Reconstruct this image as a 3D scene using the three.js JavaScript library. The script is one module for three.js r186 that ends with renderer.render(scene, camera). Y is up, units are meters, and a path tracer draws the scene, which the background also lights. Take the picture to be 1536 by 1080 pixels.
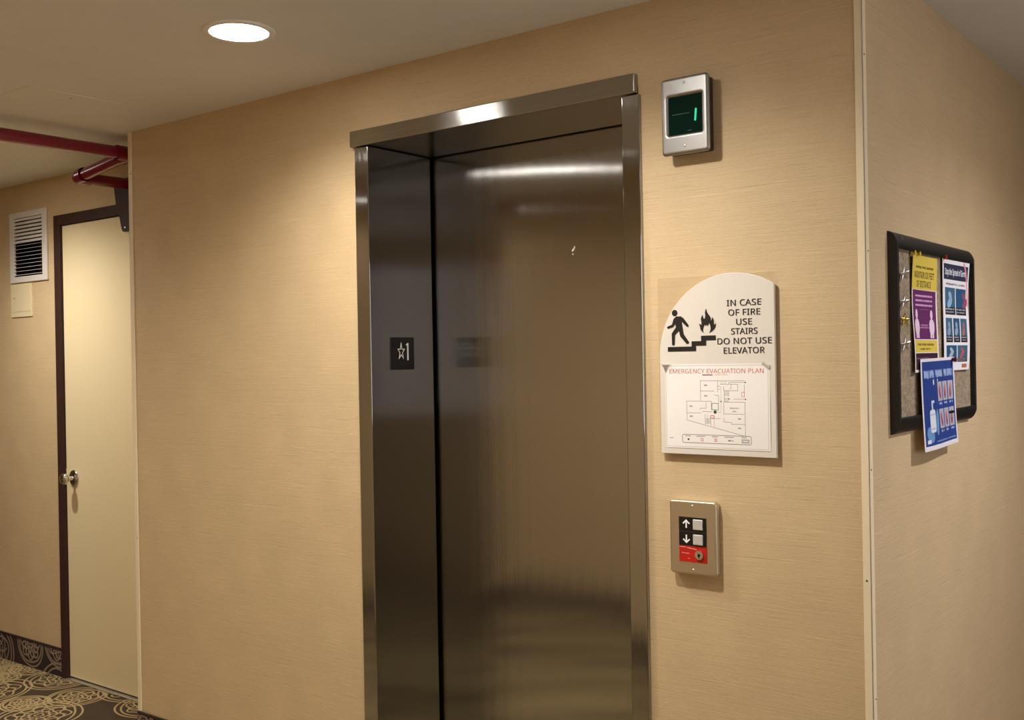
import * as THREE from 'three';
import { RoundedBoxGeometry } from 'three/addons/geometries/RoundedBoxGeometry.js';
import { mergeGeometries } from 'three/addons/utils/BufferGeometryUtils.js';
import { FontLoader } from 'three/addons/loaders/FontLoader.js';
import { TextGeometry } from 'three/addons/geometries/TextGeometry.js';

// ---------------------------------------------------------------- camera, lights, exposure
const scene = new THREE.Scene();
scene.background = new THREE.Color().setRGB(3.2, 3.2, 3.35);   // overcast daylight through the out-of-view window, tuned to light ceiling and notice board wall
const R = THREE.MathUtils.degToRad;
const camera = new THREE.PerspectiveCamera(2 * Math.atan(540 / 1585.36) * 180 / Math.PI, 1536 / 1080, 0.02, 60);
camera.position.set(0, 1.5, 2.383);
camera.rotation.set(R(-0.108), R(37.669), R(-1.018), 'YXZ');
const renderer = new THREE.WebGLRenderer();
renderer.toneMapping = THREE.LinearToneMapping;
renderer.toneMappingExposure = 0.93;
renderer.shadowMap.enabled = true;

const CEIL = 2.414;                    // ceiling height
const WARM = [1, 0.935, 0.835], SOFT = [0.98, 0.95, 0.97];
// recessed disc lamps: x, z, light colour, brightness, label; all but the first are out of view
const LAMPS = [
  [-2.362, 0.527, WARM, 7.8, 'glowing round white disc downlight in the ceiling in front of the elevator'],
  [-1.45, 0.72, WARM, 10.8, 'round disc downlight in the ceiling above the elevator call buttons'],
  [-4.72, 0.36, WARM, 10.5, 'round disc downlight in the ceiling before the cream service door'],
  [0.2, -0.8, SOFT, 13.5, 'round disc downlight in the ceiling of the passage by the notice board'],
  [-3.05, 1.28, WARM, 4.8, 'unseen disc downlight in the lobby ceiling between elevator and opposite wall, placed to streak the door steel'],
  [-4.5, 1.82, WARM, 2.2, 'unseen disc downlight in the lobby ceiling close to the opposite wall, placed to streak the door steel faintly'],
];

// ---------------------------------------------------------------- helpers
let seed = 7;
const rnd = () => { seed = (seed * 1664525 + 1013904223) >>> 0; return seed / 4294967296; };
const rr = (a, b) => a + (b - a) * rnd();
const C = (r, g, b) => new THREE.Color().setRGB(r, g, b);
const used = {};
function numbered(name) { const n = used[name] = (used[name] ?? -1) + 1; return n ? `${name}_${String(n).padStart(3, '0')}` : name; }
function uvBox(g) {                     // uv in metres, from the way each face points
  g = g.index ? g.toNonIndexed() : g;
  const p = g.attributes.position, uv = new Float32Array(p.count * 2);
  const a = new THREE.Vector3(), b = new THREE.Vector3(), c = new THREE.Vector3();
  for (let i = 0; i < p.count; i += 3) {
    a.fromBufferAttribute(p, i); b.fromBufferAttribute(p, i + 1); c.fromBufferAttribute(p, i + 2);
    b.sub(a); c.sub(a); b.cross(c);
    const x = Math.abs(b.x), y = Math.abs(b.y), z = Math.abs(b.z);
    for (let k = i; k < i + 3; k++) {
      const X = p.getX(k), Y = p.getY(k), Z = p.getZ(k);
      const [u, v] = y > x && y > z ? [X, Z] : x > z ? [Z, Y] : [X, Y];
      uv[2 * k] = u; uv[2 * k + 1] = v;
    }
  }
  g.setAttribute('uv', new THREE.BufferAttribute(uv, 2));
  return g;
}
function box(x0, x1, y0, y1, z0, z1) { const g = new THREE.BoxGeometry(x1 - x0, y1 - y0, z1 - z0); g.translate((x0 + x1) / 2, (y0 + y1) / 2, (z0 + z1) / 2); return uvBox(g); }
function rbox(x0, x1, y0, y1, z0, z1, r = 0.002, s = 3) { const g = new RoundedBoxGeometry(x1 - x0, y1 - y0, z1 - z0, s, r); g.translate((x0 + x1) / 2, (y0 + y1) / 2, (z0 + z1) / 2); return uvBox(g); }
function roundRect(x0, x1, y0, y1, r, cls = THREE.Shape) {
  const s = new cls(); s.moveTo(x0 + r, y0); s.lineTo(x1 - r, y0); s.absarc(x1 - r, y0 + r, r, -Math.PI / 2, 0); s.lineTo(x1, y1 - r); s.absarc(x1 - r, y1 - r, r, 0, Math.PI / 2);
  s.lineTo(x0 + r, y1); s.absarc(x0 + r, y1 - r, r, Math.PI / 2, Math.PI); s.lineTo(x0, y0 + r); s.absarc(x0 + r, y0 + r, r, Math.PI, Math.PI * 1.5); return s;
}
function ext(shape, depth, bevel = 0, o = {}) { return new THREE.ExtrudeGeometry(shape, { depth: depth - 2 * bevel, bevelEnabled: bevel > 0, bevelThickness: bevel, bevelSize: o.size ?? bevel, bevelOffset: -(o.size ?? bevel), bevelSegments: o.seg ?? 4, curveSegments: o.curve ?? 24 }).translate(0, 0, bevel); }
function poly(pts, cls = THREE.Shape) { const s = new cls(); pts.forEach(([x, y], i) => i ? s.lineTo(x, y) : s.moveTo(x, y)); s.closePath(); return s; }
function tube(a, b, r, seg = 20) { const c = new THREE.LineCurve3(new THREE.Vector3(...a), new THREE.Vector3(...b)); return new THREE.TubeGeometry(c, 1, r, seg); }
const merge = gs => mergeGeometries(gs.map(g => g.index ? g.toNonIndexed() : g));
function mesh(name, g, m, parent) { const o = new THREE.Mesh(g, m); o.name = name; o.castShadow = o.receiveShadow = true; parent.add(o); return o; }
function part(name, g, m, parent, label) { const o = mesh(name, g, m, parent); if (label) o.userData.label = label; return o; }
function thing(name, label, category, [x, y, z] = [0, 0, 0], turn = 0, group) {
  const o = new THREE.Group(); o.name = numbered(name); o.position.set(x, y, z); o.rotation.y = turn; scene.add(o);
  o.userData = { label, category }; if (group) o.userData.group = group; return o;
}
function struct(name, g, m, label, category) { const o = mesh(name, g, m, scene); o.userData = { kind: 'structure', label, category }; return o; }
function structGroup(name, label, category) { const o = new THREE.Group(); o.name = name; o.userData = { kind: 'structure', label, category }; scene.add(o); return o; }

// ---------------------------------------------------------------- textures
function dataTex(w, h, fn, srgb, rx = 1, ry = rx) {
  const d = new Uint8Array(w * h * 4);
  for (let y = 0; y < h; y++) for (let x = 0; x < w; x++) { const c = fn(x, y), i = (y * w + x) * 4; d[i] = c[0]; d[i + 1] = c[1]; d[i + 2] = c[2]; d[i + 3] = 255; }
  const t = new THREE.DataTexture(d, w, h, THREE.RGBAFormat); t.wrapS = t.wrapT = THREE.RepeatWrapping; t.magFilter = THREE.LinearFilter; t.minFilter = THREE.LinearMipmapLinearFilter; t.generateMipmaps = true;
  t.repeat.set(rx, ry); if (srgb) t.colorSpace = THREE.SRGBColorSpace; t.needsUpdate = true; return t;
}
function smoothField(n, cells, s0) {    // tiling smooth noise, n x n
  seed = s0; const g = Array.from({ length: cells * cells }, rnd), f = new Float32Array(n * n), s = t => t * t * (3 - 2 * t);
  for (let y = 0; y < n; y++) for (let x = 0; x < n; x++) {
    const X = x / n * cells, Y = y / n * cells, i = X | 0, j = Y | 0, u = s(X - i), v = s(Y - j), q = (a, b) => g[(b % cells) * cells + a % cells];
    f[y * n + x] = (q(i, j) * (1 - u) + q(i + 1, j) * u) * (1 - v) + (q(i, j + 1) * (1 - u) + q(i + 1, j + 1) * u) * v;
  }
  return f;
}
// woven vinyl wall covering: fine horizontal threads with longer slubs
const WN = 1024, weave = new Float32Array(WN * WN);
seed = 31;
for (let y = 0; y < WN; y++) { const row = rr(-0.25, 0.25); for (let x = 0; x < WN; x++) weave[y * WN + x] = row; }
for (let k = 0; k < 26000; k++) {
  const y = (rnd() * WN) | 0, x0 = (rnd() * WN) | 0, L = rr(8, 1) < 2 ? rr(80, 260) : rr(12, 90), a = rr(-0.5, 0.5);
  for (let i = 0; i < L; i++) weave[y * WN + (x0 + i) % WN] += a * Math.sin(Math.PI * i / L);
}
for (let k = 0; k < 240; k++) {          // heavier slubs two or three threads high
  const y = (rnd() * WN) | 0, x0 = (rnd() * WN) | 0, L = rr(30, 140), a = rr(-1.1, 0.9), hh = rr(1, 3.4) | 0;
  for (let j = 0; j <= hh; j++) for (let i = 0; i < L; i++) weave[((y + j) % WN) * WN + (x0 + i) % WN] += a * Math.sin(Math.PI * i / L);
}
const patch = smoothField(WN, 9, 5), warp = smoothField(WN, 256, 9);
const weaveAt = (x, y) => weave[y * WN + x] + (warp[y * WN + x] - 0.5) * 0.5;
const wallMap = dataTex(WN, WN, (x, y) => { const v = 1 + weaveAt(x, y) * 0.05 + (patch[y * WN + x] - 0.5) * 0.035; return [206 * v, 181 * v, 142 * v].map(c => Math.max(0, Math.min(255, c))); }, true, 1 / 0.9);
const wallBump = dataTex(WN, WN, (x, y) => { const v = Math.max(0, Math.min(255, 128 + weaveAt(x, y) * 60)); return [v, v, v]; }, false, 1 / 0.9);
// ceiling plaster
const plN = 512, pl1 = smoothField(plN, 40, 3), pl2 = smoothField(plN, 7, 4), pl3 = smoothField(plN, 160, 6);
const plasterMap = dataTex(plN, plN, (x, y) => { const i = y * plN + x, v = 1 + (pl1[i] - 0.5) * 0.012 + (pl2[i] - 0.5) * 0.03; return [228 * v, 227 * v, 226 * v]; }, true, 1 / 2.3);
const plasterBump = dataTex(plN, plN, (x, y) => { const i = y * plN + x, v = 128 + (pl1[i] - 0.5) * 90 + (pl3[i] - 0.5) * 60; return [v, v, v]; }, false, 1 / 2.3);
// carpet: dark ground with sketched rosettes
function carpetTex(ground, line, r0 = 0.09, r1 = 0.19, gap = 0.74) {
  const N = 2048, m = 2.4, cv = document.createElement('canvas'); cv.width = cv.height = N; const c = cv.getContext('2d'), S = N / m;
  c.fillStyle = ground; c.fillRect(0, 0, N, N); c.strokeStyle = line; c.lineCap = 'round'; c.lineJoin = 'round'; seed = 77;
  const spots = [];
  for (let k = 0; k < 1500 && spots.length < 95; k++) { const x = rnd() * m, y = rnd() * m, r = rr(r0, r1); if (spots.every(s => { const dx = Math.min(Math.abs(s[0] - x), m - Math.abs(s[0] - x)), dy = Math.min(Math.abs(s[1] - y), m - Math.abs(s[1] - y)); return Math.hypot(dx, dy) > (s[2] + r) * gap; })) spots.push([x, y, r, rr(0, 6.28), 5 + (rnd() * 4 | 0)]); }
  for (const [x, y, r, ph, np] of spots) for (const ox of [-m, 0, m]) for (const oy of [-m, 0, m]) {
    if (x + ox < -0.3 || x + ox > m + 0.3 || y + oy < -0.3 || y + oy > m + 0.3) continue;
    const ring = (rad, wob, n, w, k0) => { c.lineWidth = w * S; c.beginPath(); for (let i = 0; i <= 120; i++) { const t = i / 120 * Math.PI * 2, q = rad * (1 + wob * Math.sin(n * t + ph + k0) + 0.03 * Math.sin(3 * t + ph * 2)); c[i ? 'lineTo' : 'moveTo']((x + ox + q * Math.cos(t)) * S, (y + oy + q * Math.sin(t)) * S); } c.stroke(); };
    ring(r, 0.02, 2, 0.009, 0); ring(r * 0.86, 0.03, 3, 0.009, 1); ring(r * 0.69, 0.09, np, 0.008, 2); ring(r * 0.55, 0.14, np, 0.008, 4); ring(r * 0.39, 0.08, np - 1, 0.008, 3); ring(r * 0.24, 0.1, np, 0.008, 3); ring(r * 0.1, 0.1, 3, 0.008, 0);
    c.lineWidth = 0.007 * S;
    for (let i = 0; i < np * 2; i++) { const t = ph + i / (np * 2) * Math.PI * 2; c.beginPath(); c.moveTo((x + ox + r * 0.2 * Math.cos(t)) * S, (y + oy + r * 0.2 * Math.sin(t)) * S); c.quadraticCurveTo((x + ox + r * 0.45 * Math.cos(t + 0.3)) * S, (y + oy + r * 0.45 * Math.sin(t + 0.3)) * S, (x + ox + r * 0.64 * Math.cos(t)) * S, (y + oy + r * 0.64 * Math.sin(t)) * S); c.stroke(); }
  }
  const t = new THREE.CanvasTexture(cv); t.colorSpace = THREE.SRGBColorSpace; t.wrapS = t.wrapT = THREE.RepeatWrapping; t.repeat.set(1 / m, 1 / m); return t;
}
const pile = (() => { seed = 12; return dataTex(512, 512, () => { const v = 60 + rnd() * 195; return [v, v, v]; }, false, 1 / 0.5); })();
// brushed grain for steel: streaks along v (vertical) or u (horizontal)
function grain(vertical, lo, hi, s0) {
  seed = s0; const n = 1024, line = Float32Array.from({ length: n }, rnd), soft = smoothField(n, 12, s0 + 3);
  return dataTex(n, n, (x, y) => { const l = vertical ? line[x] : line[y], v = lo + (hi - lo) * (0.55 * l + 0.45 * soft[y * n + x]); return [0, v, v]; }, false, 1 / 0.7);
}
function brush(vertical, spread, s0) {   // brushed lines: every line of the grain tips the surface a little across the grain
  seed = s0; const n = 1024, line = Float32Array.from({ length: n }, () => (rnd() + rnd() + rnd() - 1.5) * 2 * spread);
  return dataTex(n, n, (x, y) => { const t = line[vertical ? x : y], k = 1 / Math.hypot(1, t), a = 127.5 + 127.5 * t * k, b = 127.5 + 127.5 * k; return vertical ? [a, 127.5, b] : [127.5, a, b]; }, false, 1 / 0.05);
}
function canvasTex(w, h, draw) { const cv = document.createElement('canvas'); cv.width = w; cv.height = h; const c = cv.getContext('2d'); draw(c, w, h); const t = new THREE.CanvasTexture(cv); t.colorSpace = THREE.SRGBColorSpace; t.anisotropy = 8; return t; }

// ---------------------------------------------------------------- materials
const std = o => new THREE.MeshStandardMaterial(o), phys = o => new THREE.MeshPhysicalMaterial(o);
const M = {
  wall: std({ map: wallMap, bumpMap: wallBump, bumpScale: 0.0006, roughness: 0.62 }),
  ceiling: std({ map: plasterMap, bumpMap: plasterBump, bumpScale: 0.0012, roughness: 0.9 }),
  carpet: std({ map: carpetTex('#443422', '#b09a6c'), bumpMap: pile, bumpScale: 0.003, roughness: 1 }),
  carpetBase: std({ map: carpetTex('#33231c', '#948070', 0.11, 0.2, 0.9), bumpMap: pile, bumpScale: 0.002, roughness: 1 }),
  baseLip: std({ color: 0x2a1712, roughness: 0.8 }),
  trim: std({ color: 0xefe0c0, roughness: 0.5 }),
  steelV: phys({ color: C(0.40, 0.396, 0.39), metalness: 1, roughness: 1, roughnessMap: grain(true, 27, 31, 41), normalMap: brush(true, 0.075, 61), anisotropy: 1, anisotropyRotation: 0 }),
  steelDoor: phys({ color: C(0.40, 0.396, 0.39), metalness: 1, roughness: 1, roughnessMap: grain(true, 31, 34, 55), normalMap: brush(true, 0.065, 62), anisotropy: 1, anisotropyRotation: 0 }),
  steelH: phys({ color: C(0.40, 0.396, 0.39), metalness: 1, roughness: 1, roughnessMap: grain(false, 44, 58, 43), normalMap: brush(false, 0.06, 63), anisotropy: 1, anisotropyRotation: Math.PI / 2 }),
  steelPlate: phys({ color: C(0.35, 0.345, 0.34), metalness: 1, roughness: 0.36 }),
  chrome: std({ color: C(0.62, 0.61, 0.6), metalness: 1, roughness: 0.12 }),
  screw: std({ color: C(0.8, 0.79, 0.77), metalness: 1, roughness: 0.45 }),
  darkBox: std({ color: 0x2b211b, roughness: 0.55 }),
  black: std({ color: 0x0b0b0b, roughness: 0.4 }),
  blackPaint: std({ color: 0x17100e, roughness: 0.5 }),
  white: std({ color: 0xefe9e0, roughness: 0.6 }),
  signWhite: std({ color: 0xddd6cd, roughness: 0.38 }),
  cream: std({ color: 0xead9b0, roughness: 0.42 }),
  brownFrame: std({ color: 0x35190f, roughness: 0.65 }),
  redPipe: phys({ color: 0x7e0b2b, roughness: 0.32, clearcoat: 0.4, clearcoatRoughness: 0.2 }),
  ventWhite: std({ color: 0xded8d2, roughness: 0.5 }),
  ivory: std({ color: 0xe2d2ac, roughness: 0.5 }),
  boardFrame: std({ color: 0x1b1a1b, roughness: 0.42 }),
  acrylic: phys({ color: 0xffffff, roughness: 0.02, transmission: 1, thickness: 0, ior: 1.49 }),
  nail: std({ color: 0x1d120b, roughness: 0.6 }),
};

// ---------------------------------------------------------------- the room
const H = CEIL, XL = -3.727, XR = -0.826, ZB = -0.313, ZF = 2.78, X0 = -8.4, X1 = 1.75, ZE = -6, WZ = [-2.3, 0.3], WY = [1.0, 2.2], ZJ = 2.07, XJ = -1.15;
struct('floor', box(X0 - 0.1, X1 + 0.1, -0.1, 0, ZE - 0.1, ZF + 0.1), M.carpet, 'dark brown carpet with tan sketched rosettes', 'carpet');
struct('ceiling', box(X0 - 0.1, X1 + 0.1, H, H + 0.1, ZE - 0.1, ZF + 0.1), M.ceiling, 'plain off-white plaster ceiling', 'ceiling');
// elevator wall with its opening
{
  const s = poly([[XL, 0], [-2.44, 0], [-2.44, 2.2], [-1.41, 2.2], [-1.41, 0], [XR, 0], [XR, H], [XL, H]]);
  struct('wall_front', uvBox(ext(s, 0.12).translate(0, 0, -0.12)), M.wall, 'beige textured wall around the elevator', 'wall');
}
struct('wall_recess_side', box(XL, XL + 0.12, 0, H, ZB - 0.05, -0.12), M.wall, 'short beige return wall beside the service door', 'wall');
struct('wall_right', box(XR - 0.12, XR, 0, H, ZE, -0.12), M.wall, 'beige textured passage wall that holds the notice board', 'wall');
{
  const s = poly([[X0, 0], [-4.80, 0], [-4.80, 2.178], [-3.86, 2.178], [-3.86, 0], [XL + 0.12, 0], [XL + 0.12, H], [X0, H]]);
  s.holes.push(poly([[-5.228, 1.95], [-5.228, 2.243], [-4.958, 2.243], [-4.958, 1.95]], THREE.Path));   // opening of the air duct
  struct('wall_back', uvBox(ext(s, 0.12).translate(0, 0, ZB - 0.12)), M.wall, 'beige textured wall with the service door and vent', 'wall');
}
struct('wall_opposite', box(X0, XJ, 0, H, ZJ, ZF + 0.1), M.wall, 'out-of-view beige wall facing the elevator', 'wall');  // out of view; stands forward so its dark base mirrors low in the door
struct('wall_opposite_niche', box(XJ, X1, 0, H, ZF, ZF + 0.1), M.wall, 'beige wall set back, facing the call buttons', 'wall');
struct('wall_left', box(X0 - 0.1, X0, 0, H, ZE, ZF + 0.1), M.wall, 'beige end wall of the lobby', 'wall');
{
  const w = new THREE.Shape(); w.moveTo(-ZF - 0.1, 0); w.lineTo(-ZE, 0); w.lineTo(-ZE, H); w.lineTo(-ZF - 0.1, H); w.closePath();
  w.holes.push(poly([[WZ[0], WY[0]], [WZ[1], WY[0]], [WZ[1], WY[1]], [WZ[0], WY[1]]], THREE.Path));  // opening of the unseen window, placed to light ceiling and notice board wall
  struct('wall_passage', uvBox(ext(w, 0.1).rotateY(Math.PI / 2).translate(X1, 0, 0)), M.wall, 'beige wall across the passage, with the out-of-view window', 'wall');
  const g = structGroup('window_1', 'out-of-view window with a dark frame across the passage, placed to light the ceiling and notice board wall', 'window'), wm = std({ color: 0x3a3028, roughness: 0.5 });
  const zs = [-WZ[1], -(WZ[0] + WZ[1]) / 2, -WZ[0]];
  for (const z of zs) part('mullion', box(X1 + 0.02, X1 + 0.08, WY[0], WY[1], z - 0.025, z + 0.025), wm, g);
  for (const y of WY) part('rail', box(X1 + 0.02, X1 + 0.08, y - 0.025, y + 0.025, zs[0], zs[2]), wm, g);
  for (let k = 0; k < 2; k++) part('pane', box(X1 + 0.048, X1 + 0.052, WY[0], WY[1], zs[k] + 0.025, zs[k + 1] - 0.025), M.acrylic, g);
}
struct('wall_passage_end', box(X0 - 0.1, X1 + 0.1, 0, H, ZE - 0.1, ZE), M.wall, 'beige end wall of the passage', 'wall');
// carpet base along the walls
function baseboard(name, x0, x1, z0, z1, lip, label) { const g = structGroup(name, label, 'baseboard'); part('carpet_strip', box(x0, x1, 0, 0.13, z0, z1), M.carpetBase, g); part('cap', box(...lip), M.baseLip, g); }
baseboard('baseboard_back', X0, -4.846, ZB, ZB + 0.008, [X0, -4.846, 0.129, 0.137, ZB, ZB + 0.010], 'dark carpet baseboard strip left of the service door');
baseboard('baseboard_front', XL + 0.002, -2.455, 0, 0.008, [XL + 0.002, -2.455, 0.129, 0.137, 0, 0.010], 'dark carpet baseboard strip under the elevator wall, service door side');
baseboard('baseboard_front_right', -1.397, XR, 0, 0.008, [-1.397, XR, 0.129, 0.137, 0, 0.010], 'dark carpet baseboard strip under the elevator call buttons');
baseboard('baseboard_opposite', X0, XJ, ZJ - 0.008, ZJ, [X0, XJ, 0.129, 0.137, ZJ - 0.01, ZJ], 'dark carpet baseboard strip along the wall facing the elevator');
baseboard('baseboard_right', XR, XR + 0.008, ZE, -0.002, [XR, XR + 0.010, 0.129, 0.137, ZE, -0.002], 'dark carpet baseboard strip under the notice board wall');
baseboard('baseboard_passage', X1 - 0.008, X1, ZE, ZF - 0.01, [X1 - 0.010, X1, 0.129, 0.137, ZE, ZF - 0.01], 'dark carpet baseboard strip across the passage');

// corner guards
function cornerGuard(name, label, xa, xb, xs, dz, nails) {
  const g = structGroup(name, label, 'corner trim');
  part('front_leg', rbox(xa, xb, 0.138, H - 0.002, -0.0005, 0.0035, 0.0012, 2), M.trim, g);
  part('side_leg', rbox(xs[0], xs[1], 0.138, H - 0.002, -dz, 0.0035, 0.0012, 2), M.trim, g);
  for (const [x, y, z, side] of nails) { const n = part('nail_head', new THREE.CylinderGeometry(0.0022, 0.0022, 0.0012, 10), M.nail, g, 'small dark nail head'); n.rotation[side ? 'z' : 'x'] = Math.PI / 2; n.position.set(x, y, z); }
}
cornerGuard('trim_1', 'cream corner strip with small nails between elevator wall and notice board wall', -0.8415, XR + 0.003, [XR, XR + 0.003], 0.021,
  [[XR + 0.003, 2.174, -0.008, 1], [XR + 0.003, 1.729, -0.012, 1], [XR + 0.003, 1.232, -0.009, 1], [-0.833, 0.981, 0.0035, 0], [XR + 0.003, 0.71, -0.014, 1]]);
cornerGuard('trim_2', 'cream corner strip between elevator wall and service door recess', XL - 0.003, XL + 0.020, [XL - 0.003, XL], 0.022, [[XL + 0.012, 2.25, 0.0035, 0], [XL + 0.015, 0.82, 0.0035, 0]]);

// ---------------------------------------------------------------- elevator entrance
{
  const g = structGroup('trim_3', 'brushed stainless steel frame around the elevator door', 'door frame');
  part('jamb', rbox(-2.452, -2.393, 0, 2.1785, -0.283, 0.012, 0.0035), M.steelV, g);
  part('jamb', rbox(-1.455, -1.402, 0, 2.1785, -0.283, 0.012, 0.0035), M.steelV, g);
  part('header', rbox(-2.468, -1.411, 2.181, 2.2325, -0.283, 0.017, 0.0035), M.steelH, g);
}
{
  const g = structGroup('door_1', 'closed brushed stainless steel elevator door', 'elevator door');
  // a sheet steel leaf, a little sprung out at its leading edge near the top
  const lx0 = -2.56, lx1 = -1.43, ly0 = 0.006, ly1 = 2.3;
  const p = new THREE.BoxGeometry(lx1 - lx0, ly1 - ly0, 0.03, 110, 120, 1); p.translate((lx0 + lx1) / 2, (ly0 + ly1) / 2, -0.311);
  const P = p.attributes.position;
  for (let i = 0; i < P.count; i++) if (P.getZ(i) > -0.31) {
    const x = P.getX(i), y = P.getY(i);
    const edge = Math.exp(-Math.pow((x + 1.462) / 0.035, 2)) * Math.exp(-Math.pow((y - 2.02) / 0.10, 2)) * (y - 2.02) * 0.02;
    const wave = 0.0006 * Math.sin(x * 5 + 1) * Math.sin(y * 4.2);
    P.setZ(i, P.getZ(i) + edge + wave);
  }
  p.computeVertexNormals();
  part('door_panel', uvBox(p), M.steelDoor, g);
  const flake = poly([[0, 0], [0.006, 0.002], [0.011, 0.009], [0.012, 0.016], [0.009, 0.017], [0.007, 0.011], [0.001, 0.006]]);
  const fl = part('glue_residue', merge([ext(flake, 0.0012), ext(poly([[0.001, -0.009], [0.005, -0.010], [0.006, -0.006], [0.002, -0.005]]), 0.0012)]), M.white, g, 'small white flake of glue stuck on the steel');
  fl.position.set(-1.829, 1.822, -0.2965);
}
// floor number plate on the jamb reveal
{
  const g = thing('floor_number_plate', 'black floor plate with a white star and number 1 on the elevator jamb', 'sign', [-2.393, 1.521, -0.130], Math.PI / 2);
  part('plate', ext(roundRect(-0.054, 0.054, -0.053, 0.053, 0.002), 0.003, 0.0006), M.black, g);
  const star = (r1, r2, cls) => { const a = []; for (let i = 0; i < 10; i++) { const t = Math.PI / 2 + i * Math.PI / 5, r = i % 2 ? r2 : r1; a.push([-0.0075 + r * Math.cos(t) * 0.62, 0.006 + r * Math.sin(t) * 0.98]); } return poly(a, cls); };
  const s = star(0.031, 0.0125); s.holes.push(star(0.0215, 0.0085, THREE.Path));
  const pale = std({ color: 0xd9d5d0, roughness: 0.5 });
  part('star_symbol', ext(s, 0.0012, 0.0002).translate(0, 0, 0.0028), pale, g, 'raised white outlined star');
  part('numeral', ext(poly([[0.021, -0.022], [0.027, -0.022], [0.027, 0.034], [0.0225, 0.034], [0.016, 0.029], [0.016, 0.0265], [0.021, 0.0275]]), 0.0012, 0.0002).translate(0, 0, 0.0028), pale, g, 'raised white number 1');
  for (const [bx, by] of [[-0.006, -0.034], [-0.006, -0.038], [-0.002, -0.034], [0.004, -0.034]]) part('braille_dot', new THREE.SphereGeometry(0.0011, 8, 6).translate(bx, by, 0.003), M.black, g);
}

// ---------------------------------------------------------------- position indicator above the sign
{
  const g = thing('floor_indicator', 'stainless floor indicator box with a dark green display beside the elevator header', 'indicator', [-1.2535, 2.0945, 0]);
  part('back_box', rbox(-0.058, 0.058, -0.091, 0.091, 0, 0.031, 0.004), M.darkBox, g);
  const s = roundRect(-0.0655, 0.0655, -0.096, 0.096, 0.010); s.holes.push(roundRect(-0.0465, 0.0465, -0.0455, 0.0485, 0.003, THREE.Path));
  part('face_plate', ext(s, 0.014, 0.006, { size: 0.008, seg: 6 }).translate(0, 0, 0.030), M.steelPlate, g);
  part('display_window', rbox(-0.0555, 0.0555, -0.0545, 0.0575, 0.0305, 0.038, 0.001), phys({ color: 0x07231d, roughness: 0.08, specularIntensity: 0.35 }), g, 'dark green glass display');
  part('lit_segment', ext(roundRect(-0.0024, 0.0024, -0.0155, 0.0155, 0.0022), 0.0012).rotateZ(-0.09).translate(0.028, -0.002, 0.0378), std({ color: 0x0a3a2c, emissive: C(0.03, 0.70, 0.33), emissiveIntensity: 1.2 }), g, 'glowing green stroke of the floor number');
  const paleMark = std({ color: 0x5f7a72, roughness: 0.5 });  // pale grey-green of the thin marks on the display
  part('display_line', box(-0.037, 0.012, 0.0045, 0.0053, 0.0378, 0.0384), paleMark, g, 'thin pale line across the display');
  part('display_mark', box(0.006, 0.016, -0.0395, -0.0383, 0.0378, 0.0384), paleMark, g);
  for (const y of [0.081, -0.076]) part('screw', new THREE.SphereGeometry(0.0032, 12, 8).scale(1, 1, 0.5).translate(0, y, 0.044), M.screw, g);
}
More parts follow.
